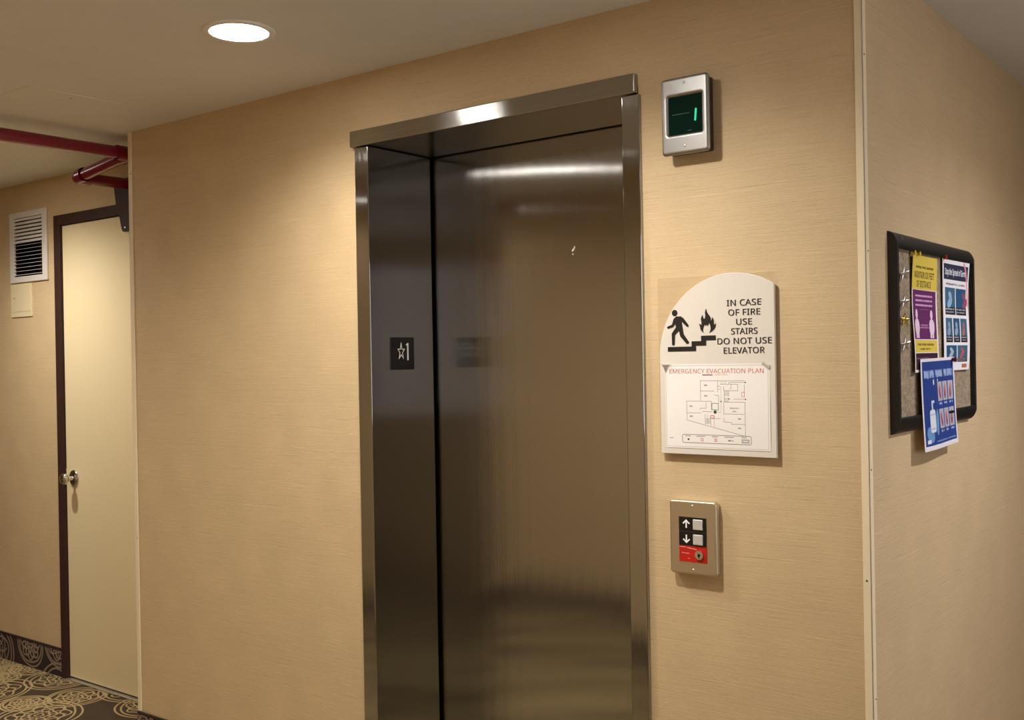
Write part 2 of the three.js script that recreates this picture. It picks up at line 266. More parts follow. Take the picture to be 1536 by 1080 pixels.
// ---------------------------------------------------------------- call station
{
  const g = thing('call_button_panel', 'bronze-toned steel elevator call panel with up and down buttons', 'button panel', [-1.262, 1.0425, 0]);
  part('face_plate', ext(roundRect(-0.0655, 0.0655, -0.0925, 0.0925, 0.009), 0.022, 0.006, { size: 0.005, seg: 5 }), phys({ color: C(0.66, 0.60, 0.50), metalness: 1, roughness: 0.38 }), g);
  const ins = canvasTex(512, 512, (c, w, h) => {
    c.fillStyle = '#0c0b0c'; c.fillRect(0, 0, w, h); c.strokeStyle = '#fff'; c.lineWidth = 26; c.lineCap = 'butt'; c.lineJoin = 'miter';
    const arrow = (y0, y1, s) => { c.beginPath(); c.moveTo(140, y0); c.lineTo(140, y1); c.stroke(); c.beginPath(); c.moveTo(78, y0 + s * 72); c.lineTo(140, y0 + s * 14); c.lineTo(202, y0 + s * 72); c.stroke(); };
    arrow(46, 196, 1); arrow(466, 318, -1); c.fillStyle = '#55504c'; c.fillRect(0, 254, w, 4);
  });
  const ip = part('button_insert', rbox(-0.038, 0.038, -0.0205, 0.0515, 0.020, 0.0236, 0.0005), M.black, g, 'black insert with white up and down arrows');
  part('arrow_print', new THREE.PlaneGeometry(0.0754, 0.0714).translate(0, 0.0155, 0.02375), std({ map: ins, roughness: 0.35 }), ip, 'white up arrow and down arrow');
  for (const y of [0.034, -0.0035]) part('call_button', rbox(0.0025, 0.0295, y - 0.013, y + 0.013, 0.0225, 0.0275, 0.0022), std({ color: 0xcbc6c2, roughness: 0.45, metalness: 0.15 }), g, 'square pale grey button');
  const fire = canvasTex(512, 272, (c, w, h) => {
    c.fillStyle = '#c01c12'; c.fillRect(0, 0, w, h); c.strokeStyle = '#f0c9c0'; c.lineWidth = 7; seed = 5;
    const scrawl = (x0, x1, y, a, dy) => { c.beginPath(); for (let x = x0; x <= x1; x += 5) c[x > x0 ? 'lineTo' : 'moveTo'](x, y + rr(-a, a) + dy * (x - x0) / (x1 - x0)); c.stroke(); };
    scrawl(10, 130, 22, 3, 0); scrawl(150, 330, 28, 7, 24); c.lineWidth = 6; scrawl(45, 190, 122, 4, 6); scrawl(160, 200, 212, 3, 0);
  });
  const fp = part('fire_key_insert', rbox(-0.038, 0.0385, -0.061, -0.0205, 0.020, 0.0236, 0.0005), std({ color: 0xb51a12, roughness: 0.4 }), g, 'red fire service insert');
  part('insert_print', new THREE.PlaneGeometry(0.0756, 0.0398).translate(0.00025, -0.04075, 0.02375), std({ map: fire, roughness: 0.4 }), fp);
  const k = part('key_switch', new THREE.CylinderGeometry(0.0112, 0.0118, 0.005, 28).rotateX(Math.PI / 2).translate(0.019, -0.041, 0.0255), M.chrome, g, 'chrome round key switch');
  part('keyhole', merge([new THREE.CylinderGeometry(0.0035, 0.0035, 0.001, 16).rotateX(Math.PI / 2).translate(0.019, -0.041, 0.0282), box(0.0175, 0.0205, -0.048, -0.041, 0.0277, 0.0287)]), M.black, k);
  for (const y of [0.0795, -0.0805]) part('screw', new THREE.SphereGeometry(0.0032, 12, 8).scale(1, 1, 0.5).translate(0, y, 0.0222), M.screw, g);
}

// ---------------------------------------------------------------- fire sign
const font = await new FontLoader().loadAsync('fonts/droid/droid_sans_regular.typeface.json');
{
  const cx = -1.1955, cy = 1.473, g = thing('fire_safety_sign', 'white arched fire sign with raised black stair figure on a clear plate', 'sign', [cx, cy, 0]);
  part('clear_plate', box(-1.361 - cx, -1.039 - cx, 1.250 - cy, 1.6965 - cy, 0.0005, 0.0055), M.acrylic, g, 'clear acrylic backing plate');
  const s = new THREE.Shape(); const ax = -1.149 - cx, ay = 1.496 - cy, r = 0.2025, xr = -1.0395 - cx;
  s.moveTo(-1.3515 - cx, 1.2505 - cy); s.lineTo(xr, 1.2505 - cy); const a1 = Math.acos((xr - ax) / r); s.lineTo(xr, ay + r * Math.sin(a1)); s.absarc(ax, ay, r, a1, Math.PI); s.closePath();
  part('white_panel', ext(s, 0.009, 0.0012, { curve: 80 }).translate(0, 0, 0.0055), M.signWhite, g, 'white panel with arched top');
  const zf = 0.0143, dep = 0.0014;
  const rows = [['IN CASE', -1.117, 1.6175, 0.090], ['OF FIRE', -1.1165, 1.5942, 0.083], ['USE', -1.117, 1.571, 0.041], ['STAIRS', -1.117, 1.5483, 0.069], ['DO NOT USE', -1.1175, 1.5247, 0.142], ['ELEVATOR', -1.1185, 1.5017, 0.107]];
  for (const [t, x, y, w] of rows) {
    const tg = new TextGeometry(t, { font, size: 0.0148, depth: dep, curveSegments: 5, bevelEnabled: false }); tg.computeBoundingBox(); const bb = tg.boundingBox;
    tg.translate(-(bb.min.x + bb.max.x) / 2, 0, 0); tg.scale(w / (bb.max.x - bb.min.x), 1, 1); tg.translate(x - cx, y - cy, zf);
    part('lettering', tg, M.blackPaint, g, `raised black words ${t}`);
  }
  const L = (pts, cls) => poly(pts.map(([x, y]) => [x - cx, y - cy]), cls);
  part('stair_pictogram', ext(L([[-1.327, 1.5095], [-1.327, 1.5208], [-1.2595, 1.5208], [-1.2595, 1.5338], [-1.233, 1.5338], [-1.233, 1.547], [-1.193, 1.547], [-1.193, 1.5355], [-1.2195, 1.5355], [-1.2195, 1.5228], [-1.2475, 1.5228], [-1.2475, 1.5095]]), dep).translate(0, 0, zf), M.blackPaint, g, 'raised black stairs');
  const man = merge([ext(L([[-1.3015, 1.5975], [-1.289, 1.5975], [-1.281, 1.592], [-1.267, 1.574], [-1.268, 1.5705], [-1.272, 1.5705], [-1.2865, 1.584], [-1.2835, 1.5655], [-1.2815, 1.552], [-1.2665, 1.5315], [-1.269, 1.528], [-1.2735, 1.5278], [-1.291, 1.547], [-1.2945, 1.5615], [-1.306, 1.5505], [-1.3075, 1.526], [-1.311, 1.5243], [-1.3148, 1.526], [-1.3152, 1.5545], [-1.303, 1.570], [-1.3045, 1.579], [-1.3105, 1.5715], [-1.3255, 1.5672], [-1.3285, 1.5695], [-1.3265, 1.573], [-1.314, 1.577], [-1.309, 1.592]]), dep), new THREE.CylinderGeometry(0.0078, 0.0078, dep, 24).rotateX(Math.PI / 2).translate(-1.306 - cx, 1.6065 - cy, dep / 2)]);
  part('walking_figure_pictogram', man.translate(0, 0, zf), M.blackPaint, g, 'raised black walking figure');
  const fs = new THREE.Shape(), q = (x, y) => [x - cx, y - cy];
  fs.moveTo(...q(-1.2255, 1.5545)); fs.quadraticCurveTo(...q(-1.2335, 1.558), ...q(-1.2345, 1.566)); fs.quadraticCurveTo(...q(-1.235, 1.571), ...q(-1.2385, 1.5765)); fs.quadraticCurveTo(...q(-1.234, 1.5765), ...q(-1.2315, 1.573)); fs.quadraticCurveTo(...q(-1.2305, 1.580), ...q(-1.232, 1.5845)); fs.quadraticCurveTo(...q(-1.2335, 1.592), ...q(-1.2275, 1.5985)); fs.quadraticCurveTo(...q(-1.2275, 1.592), ...q(-1.2235, 1.588)); fs.quadraticCurveTo(...q(-1.2195, 1.593), ...q(-1.2205, 1.599)); fs.quadraticCurveTo(...q(-1.2225, 1.607), ...q(-1.2175, 1.6135)); fs.quadraticCurveTo(...q(-1.217, 1.605), ...q(-1.211, 1.5985)); fs.quadraticCurveTo(...q(-1.2045, 1.592), ...q(-1.2055, 1.583)); fs.quadraticCurveTo(...q(-1.202, 1.586), ...q(-1.202, 1.5925)); fs.quadraticCurveTo(...q(-1.1965, 1.587), ...q(-1.1975, 1.5785)); fs.quadraticCurveTo(...q(-1.1975, 1.574), ...q(-1.1965, 1.573)); fs.quadraticCurveTo(...q(-1.1935, 1.5745), ...q(-1.1925, 1.577)); fs.quadraticCurveTo(...q(-1.1915, 1.566), ...q(-1.198, 1.5615)); fs.quadraticCurveTo(...q(-1.203, 1.5565), ...q(-1.2105, 1.554)); fs.quadraticCurveTo(...q(-1.205, 1.560), ...q(-1.2065, 1.568)); fs.quadraticCurveTo(...q(-1.208, 1.575), ...q(-1.211, 1.579)); fs.quadraticCurveTo(...q(-1.211, 1.575), ...q(-1.2145, 1.571)); fs.lineTo(...q(-1.2165, 1.575)); fs.lineTo(...q(-1.2205, 1.5715)); fs.lineTo(...q(-1.2225, 1.575)); fs.quadraticCurveTo(...q(-1.2305, 1.562), ...q(-1.2255, 1.5545));
  part('flame_pictogram', ext(fs, dep, 0, { curve: 6 }).translate(0, 0, zf), M.blackPaint, g, 'raised black flame');
}
// paper sheet with a little curl: local x right, y up, z towards the viewer
function sheet(w, h, nx, ny, bend, thick = 0.0004) {
  const g = new THREE.BoxGeometry(w, h, thick, nx, ny, 1), p = g.attributes.position;
  for (let i = 0; i < p.count; i++) p.setZ(i, p.getZ(i) + bend(p.getX(i) / w + 0.5, p.getY(i) / h + 0.5));
  g.computeVertexNormals(); return g;
}
const paperMats = (tex, rough = 0.55) => { const w = std({ color: 0xf0ece6, roughness: 0.7 }), f = std({ map: tex, roughness: rough }); return [w, w, w, w, f, w]; };
{
  const plan = canvasTex(1400, 1050, (c, w, h) => {
    const m = (x, y) => [(x + 1.3365) / 0.283 * w, (1.4765 - y) / 0.2105 * h];   // metres on the wall to pixels on the sheet
    c.fillStyle = '#f1edea'; c.fillRect(0, 0, w, h);
    c.strokeStyle = 'rgba(170,165,160,0.6)'; c.lineWidth = 7; c.strokeRect(12, 20, w - 34, h - 38);
    c.fillStyle = '#c9433a'; c.font = '76px sans-serif'; const [tx, ty] = m(-1.325, 1.4535); const tw = c.measureText('EMERGENCY EVACUATION PLAN').width; c.save(); c.translate(tx, ty); c.scale(0.258 / 0.283 * w / tw, 1); c.fillText('EMERGENCY EVACUATION PLAN', 0, 0); c.restore();
    c.fillStyle = '#7c1422'; let [bx, by] = m(-1.2315, 1.4505); c.fillRect(bx, by, 0.0285 / 0.283 * w, 11);
    c.fillStyle = 'rgba(214,90,80,0.75)'; for (let i = 0; i < 9; i++) { const [a, b] = m(-1.197 + i * 0.0038, 1.4505); c.fillRect(a, b, 12, i === 4 ? 4 : 9); }
    const line = (pts, col = '#6b6664', lw = 4.5) => { c.strokeStyle = col; c.lineWidth = lw; c.beginPath(); pts.forEach(([x, y], i) => c[i ? 'lineTo' : 'moveTo'](...m(x, y))); c.stroke(); };
    const U = (x, y) => [-1.276 + (x - 345) / 590 * 0.158, 1.435 - (y - 245) / 405 * 0.0985];      // from the plan's own grid
    const P = (pts, col, lw) => line(pts.map(([x, y]) => U(x, y)), col, lw);
    P([[345, 650], [345, 455], [490, 455], [490, 245], [935, 245]]); P([[345, 650], [935, 800], [935, 460], [725, 460], [725, 590]]); P([[490, 350], [630, 350]]); P([[665, 245], [665, 360]]); P([[345, 575], [495, 575]]);
    P([[490, 455], [600, 455], [600, 540]]); P([[545, 455], [545, 525], [485, 525], [485, 540]]); P([[505, 560], [610, 560]]); P([[605, 475], [670, 475], [670, 540], [605, 540], [605, 475]], '#3f3b3a', 6); P([[630, 390], [675, 395], [675, 475]]);
    P([[690, 280], [780, 280], [780, 262], [935, 262]]); P([[725, 300], [725, 345], [865, 345], [865, 280], [785, 280]]); P([[800, 280], [800, 325], [785, 325]]); P([[665, 300], [690, 300]]); P([[670, 330], [690, 330]]); P([[930, 280], [930, 345]]);
    P([[725, 580], [935, 580]]); P([[725, 615], [725, 660], [800, 665], [800, 682], [935, 682]]); P([[535, 585], [535, 690]]); P([[560, 585], [560, 695]], '#8a8583', 3); P([[590, 620], [590, 705]]); P([[625, 625], [625, 712]], '#c05048', 4); P([[600, 628], [690, 628]]);
    for (let i = 0; i < 8; i++) P([[540, 630 + i * 7], [588, 630 + i * 7]], '#77777f', 3);
    for (let i = 0; i < 7; i++) P([[730, 350 + i * 8], [775, 350 + i * 8]], '#8a8685', 3); P([[730, 350], [730, 455]]); P([[775, 350], [775, 405]]); for (let i = 0; i < 5; i++) P([[730, 420 + i * 9], [775, 420 + i * 9]], '#77706e', 3);
    for (let i = 0; i < 4; i++) P([[700 + i * 16, 248], [700 + i * 16, 275]], '#8a8685', 3);
    P([[820, 430], [940, 430]], '#9a625c', 4); P([[930, 345], [930, 410]], '#b03a34', 6); P([[905, 360], [930, 360], [930, 405], [905, 405], [905, 360]], '#b03a34', 5); P([[590, 600], [625, 600], [625, 625], [590, 625], [590, 600]], '#b83a32', 8);
    P([[698, 300], [698, 545]], '#8d8886', 3); P([[650, 562], [700, 562]], '#7fa08a', 4);
    const dot = (x, y, r, col) => { c.fillStyle = col; c.beginPath(); c.arc(...m(...U(x, y)), r, 0, 6.3); c.fill(); }; dot(637, 562, 21, '#1e4a33'); dot(940, 262, 9, '#333'); dot(940, 430, 9, '#333'); dot(698, 455, 9, '#333'); dot(778, 428, 9, '#333');
    const txt = (t, x, y, s) => { c.fillStyle = '#4c4846'; c.font = `bold ${s}px sans-serif`; c.textAlign = 'center'; c.fillText(t, ...m(...U(x, y))); };
    txt('BREAKFAST', 830, 528, 22); txt('AREA', 830, 560, 22);
    seed = 4; const smudge = (x, y, n, s) => { const [a, b] = m(...U(x, y)); c.fillStyle = '#56514f'; for (let i = 0; i < n; i++) c.fillRect(a + (i - n / 2) * s, b - s * 0.7, s * 0.72, s * rr(0.9, 1.4)); };
    smudge(545, 292, 3, 14); smudge(545, 400, 3, 14); smudge(390, 508, 3, 14); smudge(393, 610, 3, 14); smudge(880, 628, 3, 13); smudge(880, 722, 3, 14);
    // legend box
    const [lx, ly] = m(-1.2895, 1.3005), lw = 0.1865 / 0.283 * w, lh = 0.0205 / 0.2105 * h; c.strokeStyle = '#3f3b3a'; c.lineWidth = 6; c.beginPath(); c.roundRect(lx, ly, lw, lh, 24); c.stroke();
    c.fillStyle = '#5c5755'; for (const [a, n] of [[0.04, 9], [0.21, 13], [0.44, 9], [0.62, 14], [0.86, 8]]) for (let i = 0; i < n; i++) c.fillRect(lx + a * lw + i * 9, ly + 14, 7, 9);
    c.fillStyle = '#2b2a2a'; c.beginPath(); c.arc(lx + 0.09 * lw, ly + 60, 13, 0, 6.3); c.fill(); c.strokeStyle = '#b8443c'; c.lineWidth = 6; c.strokeRect(lx + 0.28 * lw, ly + 44, 26, 34); c.strokeRect(lx + 0.48 * lw, ly + 44, 26, 34); c.beginPath(); c.moveTo(lx + 0.48 * lw, ly + 61); c.lineTo(lx + 0.48 * lw + 26, ly + 61); c.stroke();
    c.strokeStyle = '#2b2a2a'; c.beginPath(); c.moveTo(lx + 0.68 * lw, ly + 61); c.lineTo(lx + 0.75 * lw, ly + 61); c.stroke(); c.fillStyle = '#2b2a2a'; c.beginPath(); c.moveTo(lx + 0.665 * lw, ly + 61); c.lineTo(lx + 0.70 * lw, ly + 50); c.lineTo(lx + 0.70 * lw, ly + 72); c.fill(); c.strokeRect(lx + 0.87 * lw, ly + 44, 90, 38); c.lineWidth = 3; c.strokeRect(lx + 0.87 * lw + 12, ly + 54, 66, 18);
    c.fillStyle = '#6a6563'; for (let i = 0; i < 6; i++) c.fillRect(56 + i * 9, h - 128, 7, 8);
  });
  const g = thing('evacuation_plan_sheet', 'white EMERGENCY EVACUATION PLAN sheet stuck on the fire sign', 'paper', [-1.195, 1.37125, 0.0152]);
  const bend = (u, v) => { const d = Math.max(0, 0.11 - (u * 1.34 + (1 - v))) , e = Math.max(0, 0.08 - ((1 - u) * 1.34 + (1 - v))); return d * d * 1.4 + e * e * 0.7 + 0.0006 * Math.sin(v * 5) * u; };
  part('paper', sheet(0.283, 0.2105, 60, 45, bend), paperMats(plan), g);
  part('tape', new THREE.BoxGeometry(0.022, 0.007, 0.0004).rotateZ(-0.62).translate(0.133, 0.1005, 0.0012), std({ color: 0xb9b2a8, roughness: 0.3 }), g, 'greyish strip of tape at the corner');
}

// ---------------------------------------------------------------- notice board on the passage wall
const wallTurn = Math.PI / 2, bz = -0.497, by = 1.5435;     // local x runs along the wall away from the corner
{
  const g = thing('notice_board', 'black framed notice board with grey-tan fabric on the passage wall', 'notice board', [XR, by, bz], wallTurn);
  const hw = 0.34, fn = 512, f1 = smoothField(fn, 60, 21), f2 = smoothField(fn, 200, 22), f3 = smoothField(fn, 14, 23);
  const cork = dataTex(fn, fn, (x, y) => { const i = y * fn + x, v = 1 + (f1[i] - 0.5) * 0.28 + (f2[i] - 0.5) * 0.35 + (f3[i] - 0.5) * 0.1; return [146 * v, 130 * v, 108 * v].map(c => Math.min(255, c)); }, true, 1 / 0.35);
  part('fabric_panel', box(-hw + 0.004, hw - 0.004, -0.225, 0.225, 0, 0.010), std({ map: cork, roughness: 0.95 }), g, 'grey-tan flecked fabric pin surface');
  const prof = (s) => { const p = new THREE.Shape(); p.moveTo(0, s * 0.205); p.lineTo(0.021, s * 0.203); p.bezierCurveTo(0.0245, s * 0.205, 0.0245, s * 0.222, 0.014, s * 0.235); p.quadraticCurveTo(0.009, s * 0.241, 0.003, s * 0.2425); p.lineTo(0, s * 0.2425); p.closePath(); return p; };
  for (const s of [1, -1]) { const r = ext(prof(s), hw * 2 - 0.008, 0, { curve: 10 }).rotateY(-Math.PI / 2).translate(hw - 0.004, 0, 0); part(s > 0 ? 'top_rail' : 'bottom_rail', r, M.boardFrame, g); }
  for (const s of [1, -1]) {
    const p = new THREE.Shape(); p.moveTo(0, -0.243); p.quadraticCurveTo(0.016, -0.242, 0.0245, -0.215); p.lineTo(0.0245, 0.215); p.quadraticCurveTo(0.016, 0.242, 0, 0.243); p.closePath();
    part('end_cap', ext(p, 0.010, 0.0015).rotateY(-Math.PI / 2).translate(s > 0 ? hw + 0.003 : -hw + 0.006, 0, 0), M.boardFrame, g);
  }
  part('maker_mark', merge([new THREE.TorusGeometry(0.006, 0.0007, 6, 20, 4.6).translate(-hw + 0.03, 0.2245, 0.0245), new THREE.TorusGeometry(0.003, 0.0006, 6, 16, 4).translate(-hw + 0.031, 0.2235, 0.0247)]), std({ color: 0x6c6a6c, roughness: 0.5 }), g, 'faint pale swirl mark');
}
const onBoard = (z, y, x) => [XR + x, y, z];
// posters
const scr = (c, x, y, w, h, col, n, s0) => { seed = s0; c.fillStyle = col; const cw = w / n; for (let i = 0; i < n; i++) if (rnd() > 0.14) c.fillRect(x + i * cw, y + rr(0, h * 0.2), cw * 0.78, h * rr(0.7, 1)); };
{
  const t = canvasTex(560, 800, (c, w, h) => {
    c.fillStyle = '#eee6e2'; c.fillRect(0, 0, w, h); c.fillStyle = '#dcc350'; c.fillRect(0, 0, w, 232);
    scr(c, 90, 70, 400, 18, '#5a4a1e', 30, 3); c.fillStyle = '#3d3113'; c.textAlign = 'center'; c.font = 'bold 62px sans-serif';
    const fit = (s, y, ww) => { const k = c.measureText(s).width; c.save(); c.translate(w / 2, y); c.scale(ww / k, 1); c.fillText(s, 0, 0); c.restore(); }; fit('MAINTAIN SIX FEET', 154, 450); fit('OF DISTANCE', 216, 330);
    c.fillStyle = '#65225f'; c.fillRect(24, 236, w - 48, 338);
    for (const y of [268, 300, 332]) { c.fillStyle = '#a766a2'; c.fillRect(90, y, 380, 15); scr(c, 90, y + 1, 380, 12, '#d8b4d4', 40, y); } scr(c, 190, 364, 190, 8, '#96588f', 22, 8);
    c.fillStyle = '#e6cfe2'; for (const x of [110, 442]) { c.beginPath(); c.ellipse(x, 402, 26, 34, 0, 0, 6.3); c.fill(); c.beginPath(); c.roundRect(x - 54, 434, 108, 108, 44); c.fill(); c.fillRect(x - 38, 500, 34, 66); c.fillRect(x + 4, 500, 34, 66); }
    scr(c, 195, 470, 160, 14, '#b883b2', 18, 2); c.strokeStyle = '#b883b2'; c.lineWidth = 7; c.beginPath(); c.moveTo(175, 494); c.lineTo(372, 494); c.stroke();
    c.fillStyle = '#dcc350'; c.fillRect(24, 580, w - 48, 84); scr(c, 80, 602, 390, 18, '#6b5a22', 34, 11); scr(c, 140, 634, 260, 14, '#6b5a22', 26, 12);
    c.fillStyle = '#33152f'; c.fillRect(24, 670, w - 48, 112); scr(c, 60, 700, 300, 12, '#8d6c88', 26, 14); scr(c, 60, 728, 220, 10, '#775872', 22, 15);
  });
  const g = thing('distance_poster', 'yellow and purple poster reading MAINTAIN SIX FEET OF DISTANCE on the notice board', 'poster', onBoard(-0.390, 1.593, 0.0125), wallTurn);
  part('paper', sheet(0.205, 0.294, 16, 22, (u, v) => 0.002 + 0.003 * Math.sin(v * 6 + 1) * (1 - 0.5 * u) + 0.003 * Math.pow(Math.abs(u - 0.5) * 2, 3)), paperMats(t), g);
  const pm = std({ color: 0xd7b93c, roughness: 0.35 });
  for (const x of [-0.098, -0.06]) part('push_pin', merge([new THREE.CylinderGeometry(0.004, 0.0055, 0.009, 12).rotateX(Math.PI / 2).translate(0, 0, 0.008), new THREE.CylinderGeometry(0.006, 0.006, 0.002, 12).rotateX(Math.PI / 2).translate(0, 0, 0.0135)]), pm, g, 'yellow push pin').position.set(x, 0.149, -0.002);
}
{
  const t = canvasTex(640, 800, (c, w, h) => {
    c.fillStyle = '#eceaf0'; c.fillRect(0, 0, w, h); c.fillStyle = '#2b2f4c'; c.fillRect(28, 30, w - 56, 112);
    c.fillStyle = '#e8ebf4'; c.textAlign = 'left'; c.font = 'bold 64px sans-serif'; const s = 'Stop the Spread of Germs', k = c.measureText(s).width; c.save(); c.translate(58, 108); c.scale(520 / k, 1); c.fillText(s, 0, 0); c.restore();
    scr(c, 80, 166, 480, 16, '#55586c', 40, 5);
    const panel = (x, y, ww, hh, i) => { c.fillStyle = i % 2 ? '#24557c' : '#3d6682'; c.fillRect(x, y, ww, hh * 0.72); c.fillStyle = '#22242f'; c.fillRect(x, y + hh * 0.72, ww, hh * 0.28); scr(c, x + 18, y + hh * 0.76, ww - 36, hh * 0.06, '#b9bcc6', 14, i + 3); scr(c, x + 18, y + hh * 0.87, ww - 50, hh * 0.06, '#a9acb6', 12, i + 7);
      c.fillStyle = ['#8fb4d2', '#8f4a6c', '#8a9ab8', '#96a7ba', '#a56a6c', '#a9b2bf', '#b0585e'][i]; c.beginPath(); c.ellipse(x + ww * (i === 1 ? 0.8 : 0.5), y + hh * 0.28, ww * 0.17, hh * 0.13, 0.3, 0, 6.3); c.fill(); c.beginPath(); c.ellipse(x + ww * (i === 1 ? 0.9 : 0.46), y + hh * 0.55, ww * 0.26, hh * 0.16, -0.4, 0, 6.3); c.fill(); };
    panel(56, 200, 252, 196, 0); panel(326, 200, 252, 196, 1); panel(56, 420, 160, 176, 2); panel(238, 420, 160, 176, 3); panel(420, 420, 160, 176, 4); panel(56, 618, 252, 122, 5); panel(326, 618, 252, 122, 6);
    c.fillStyle = '#b8704c'; c.fillRect(440, 756, 130, 28); c.strokeStyle = '#e79aa2'; c.lineWidth = 26; c.beginPath(); c.moveTo(500, 8); c.quadraticCurveTo(600, 60, 622, 330); c.stroke();
  });
  const g = thing('germs_poster', 'white poster with blue picture panels, headed Stop the Spread of Germs, on the notice board', 'poster', onBoard(-0.670, 1.595, 0.0125), wallTurn);
  part('paper', sheet(0.243, 0.300, 18, 22, (u, v) => 0.002 + 0.004 * Math.sin(v * 7) * (0.3 + u) * 0.5 + 0.005 * u * u * v + 0.002), paperMats(t), g);
  const rp = std({ color: 0xa8322c, roughness: 0.35 });
  for (const [x, y] of [[-0.11, 0.153], [0.03, -0.05]].slice(0, 1)) part('push_pin', merge([new THREE.CylinderGeometry(0.004, 0.0055, 0.009, 12).rotateX(Math.PI / 2).translate(0, 0, 0.006), new THREE.CylinderGeometry(0.006, 0.006, 0.002, 12).rotateX(Math.PI / 2).translate(0, 0, 0.0115)]), rp, g, 'red push pin').position.set(x, y, 0);
}
{
  const t = canvasTex(640, 480, (c, w, h) => {
    c.fillStyle = '#ece9f0'; c.fillRect(0, 0, w, h); c.fillStyle = '#2c4690'; c.fillRect(20, 16, w - 40, h - 40);
    c.fillStyle = '#28418a'; for (let i = 0; i < 5; i++) c.fillRect(30 + i * 46, 110, 24, 240);
    for (const [x, ww] of [[44, 190], [262, 150], [440, 170]]) { c.fillStyle = '#6c86c0'; c.fillRect(x, 62, ww, 40); scr(c, x + 6, 62, ww - 12, 38, '#a9bce2', 7, x); }
    for (let r = 0; r < 2; r++) for (let k = 0; k < 3; k++) { const x = 292 + k * 108, y = 128 + r * 146; c.fillStyle = '#b9b6c6'; c.fillRect(x, y, 92, 104); c.fillStyle = '#9a5a6a'; c.beginPath(); c.ellipse(x + 44, y + 58, 22, 38, 0.3 * (k - 1), 0, 6.3); c.fill(); c.fillStyle = '#c08c90'; c.beginPath(); c.ellipse(x + 54, y + 40, 12, 30, -0.4, 0, 6.3); c.fill(); scr(c, x + 16, y + 110, 64, 15, '#a9bce2', 5, x + y); }
    c.fillStyle = '#6f9cd0'; c.beginPath(); c.ellipse(110, 400, 60, 40, 0.3, 0, 6.3); c.fill(); c.beginPath(); c.ellipse(244, 340, 26, 70, 0.1, 0, 6.3); c.fill(); c.fillStyle = '#dfe4f2'; c.beginPath(); c.roundRect(112, 270, 100, 120, 22); c.fill(); c.fillStyle = '#b9c4e0'; c.fillRect(112, 292, 100, 8); c.fillRect(112, 366, 100, 8); c.fillStyle = '#cdd8ee'; c.fillRect(150, 222, 24, 50); c.fillRect(150, 222, 56, 14);
    c.fillStyle = '#dfe4f2'; c.beginPath(); c.ellipse(214, 126, 12, 16, 0, 0, 6.3); c.fill(); c.beginPath(); c.ellipse(300, 118, 8, 9, 0, 0, 6.3); c.fill(); c.fillRect(50, 424, 56, 20); scr(c, 200, 436, 400, 9, '#93a7d6', 50, 9);
  });
  const g = thing('handwashing_flyer', 'blue flyer with a bottle and six small hand pictures hanging below the notice board', 'flyer', onBoard(-0.475, 1.3645, 0.0245), wallTurn);
  const p = part('paper', sheet(0.309, 0.232, 20, 18, (u, v) => -0.004 * v + 0.006 * (1 - v) * (1 - v) + 0.003 * Math.sin(u * 5 + v)), paperMats(t, 0.35), g); p.rotation.z = 0.01;
  part('push_pin', merge([new THREE.CylinderGeometry(0.004, 0.0055, 0.009, 12).rotateX(Math.PI / 2).translate(0.135, 0.110, 0.001), new THREE.CylinderGeometry(0.006, 0.006, 0.002, 12).rotateX(Math.PI / 2).translate(0.135, 0.110, 0.0065)]), std({ color: 0x5a1420, roughness: 0.35 }), g, 'dark red push pin');
}
{
  const silver = std({ color: C(0.7, 0.7, 0.72), metalness: 1, roughness: 0.28 }), gold = std({ color: C(0.7, 0.55, 0.16), metalness: 1, roughness: 0.28 });
  const spots = [[1.686, 0.25, silver, 'crumpled silver star pin, topmost on the notice board fabric'], [1.618, 0.05, silver, 'silver star pin just above the gold star on the notice board'], [1.574, -0.1, gold, 'gold star pin on the notice board fabric'], [1.516, 0.2, silver, 'silver star pin just below the gold star on the notice board']];
  for (const [y, rot, m, label] of spots) {
    const g = thing('star_pin', label, 'pin', onBoard(-0.214, y, 0.0115), wallTurn, 'star pins on the notice board');
    const a = []; for (let i = 0; i < 10; i++) { const th = Math.PI / 2 + i * Math.PI / 5, r = i % 2 ? 0.0078 : 0.0185; a.push([r * Math.cos(th), r * Math.sin(th)]); }
    const s = part('star', ext(poly(a), 0.005, 0.0022, { seg: 2, size: 0.003 }), m, g); s.rotation.set(rot * 0.6, -0.4, rot); s.position.set(0, 0, 0.006);
    part('pin_shaft', new THREE.CylinderGeometry(0.0006, 0.0006, 0.011, 8).rotateX(Math.PI / 2).translate(0, 0, 0.003), M.chrome, g);
  }
}

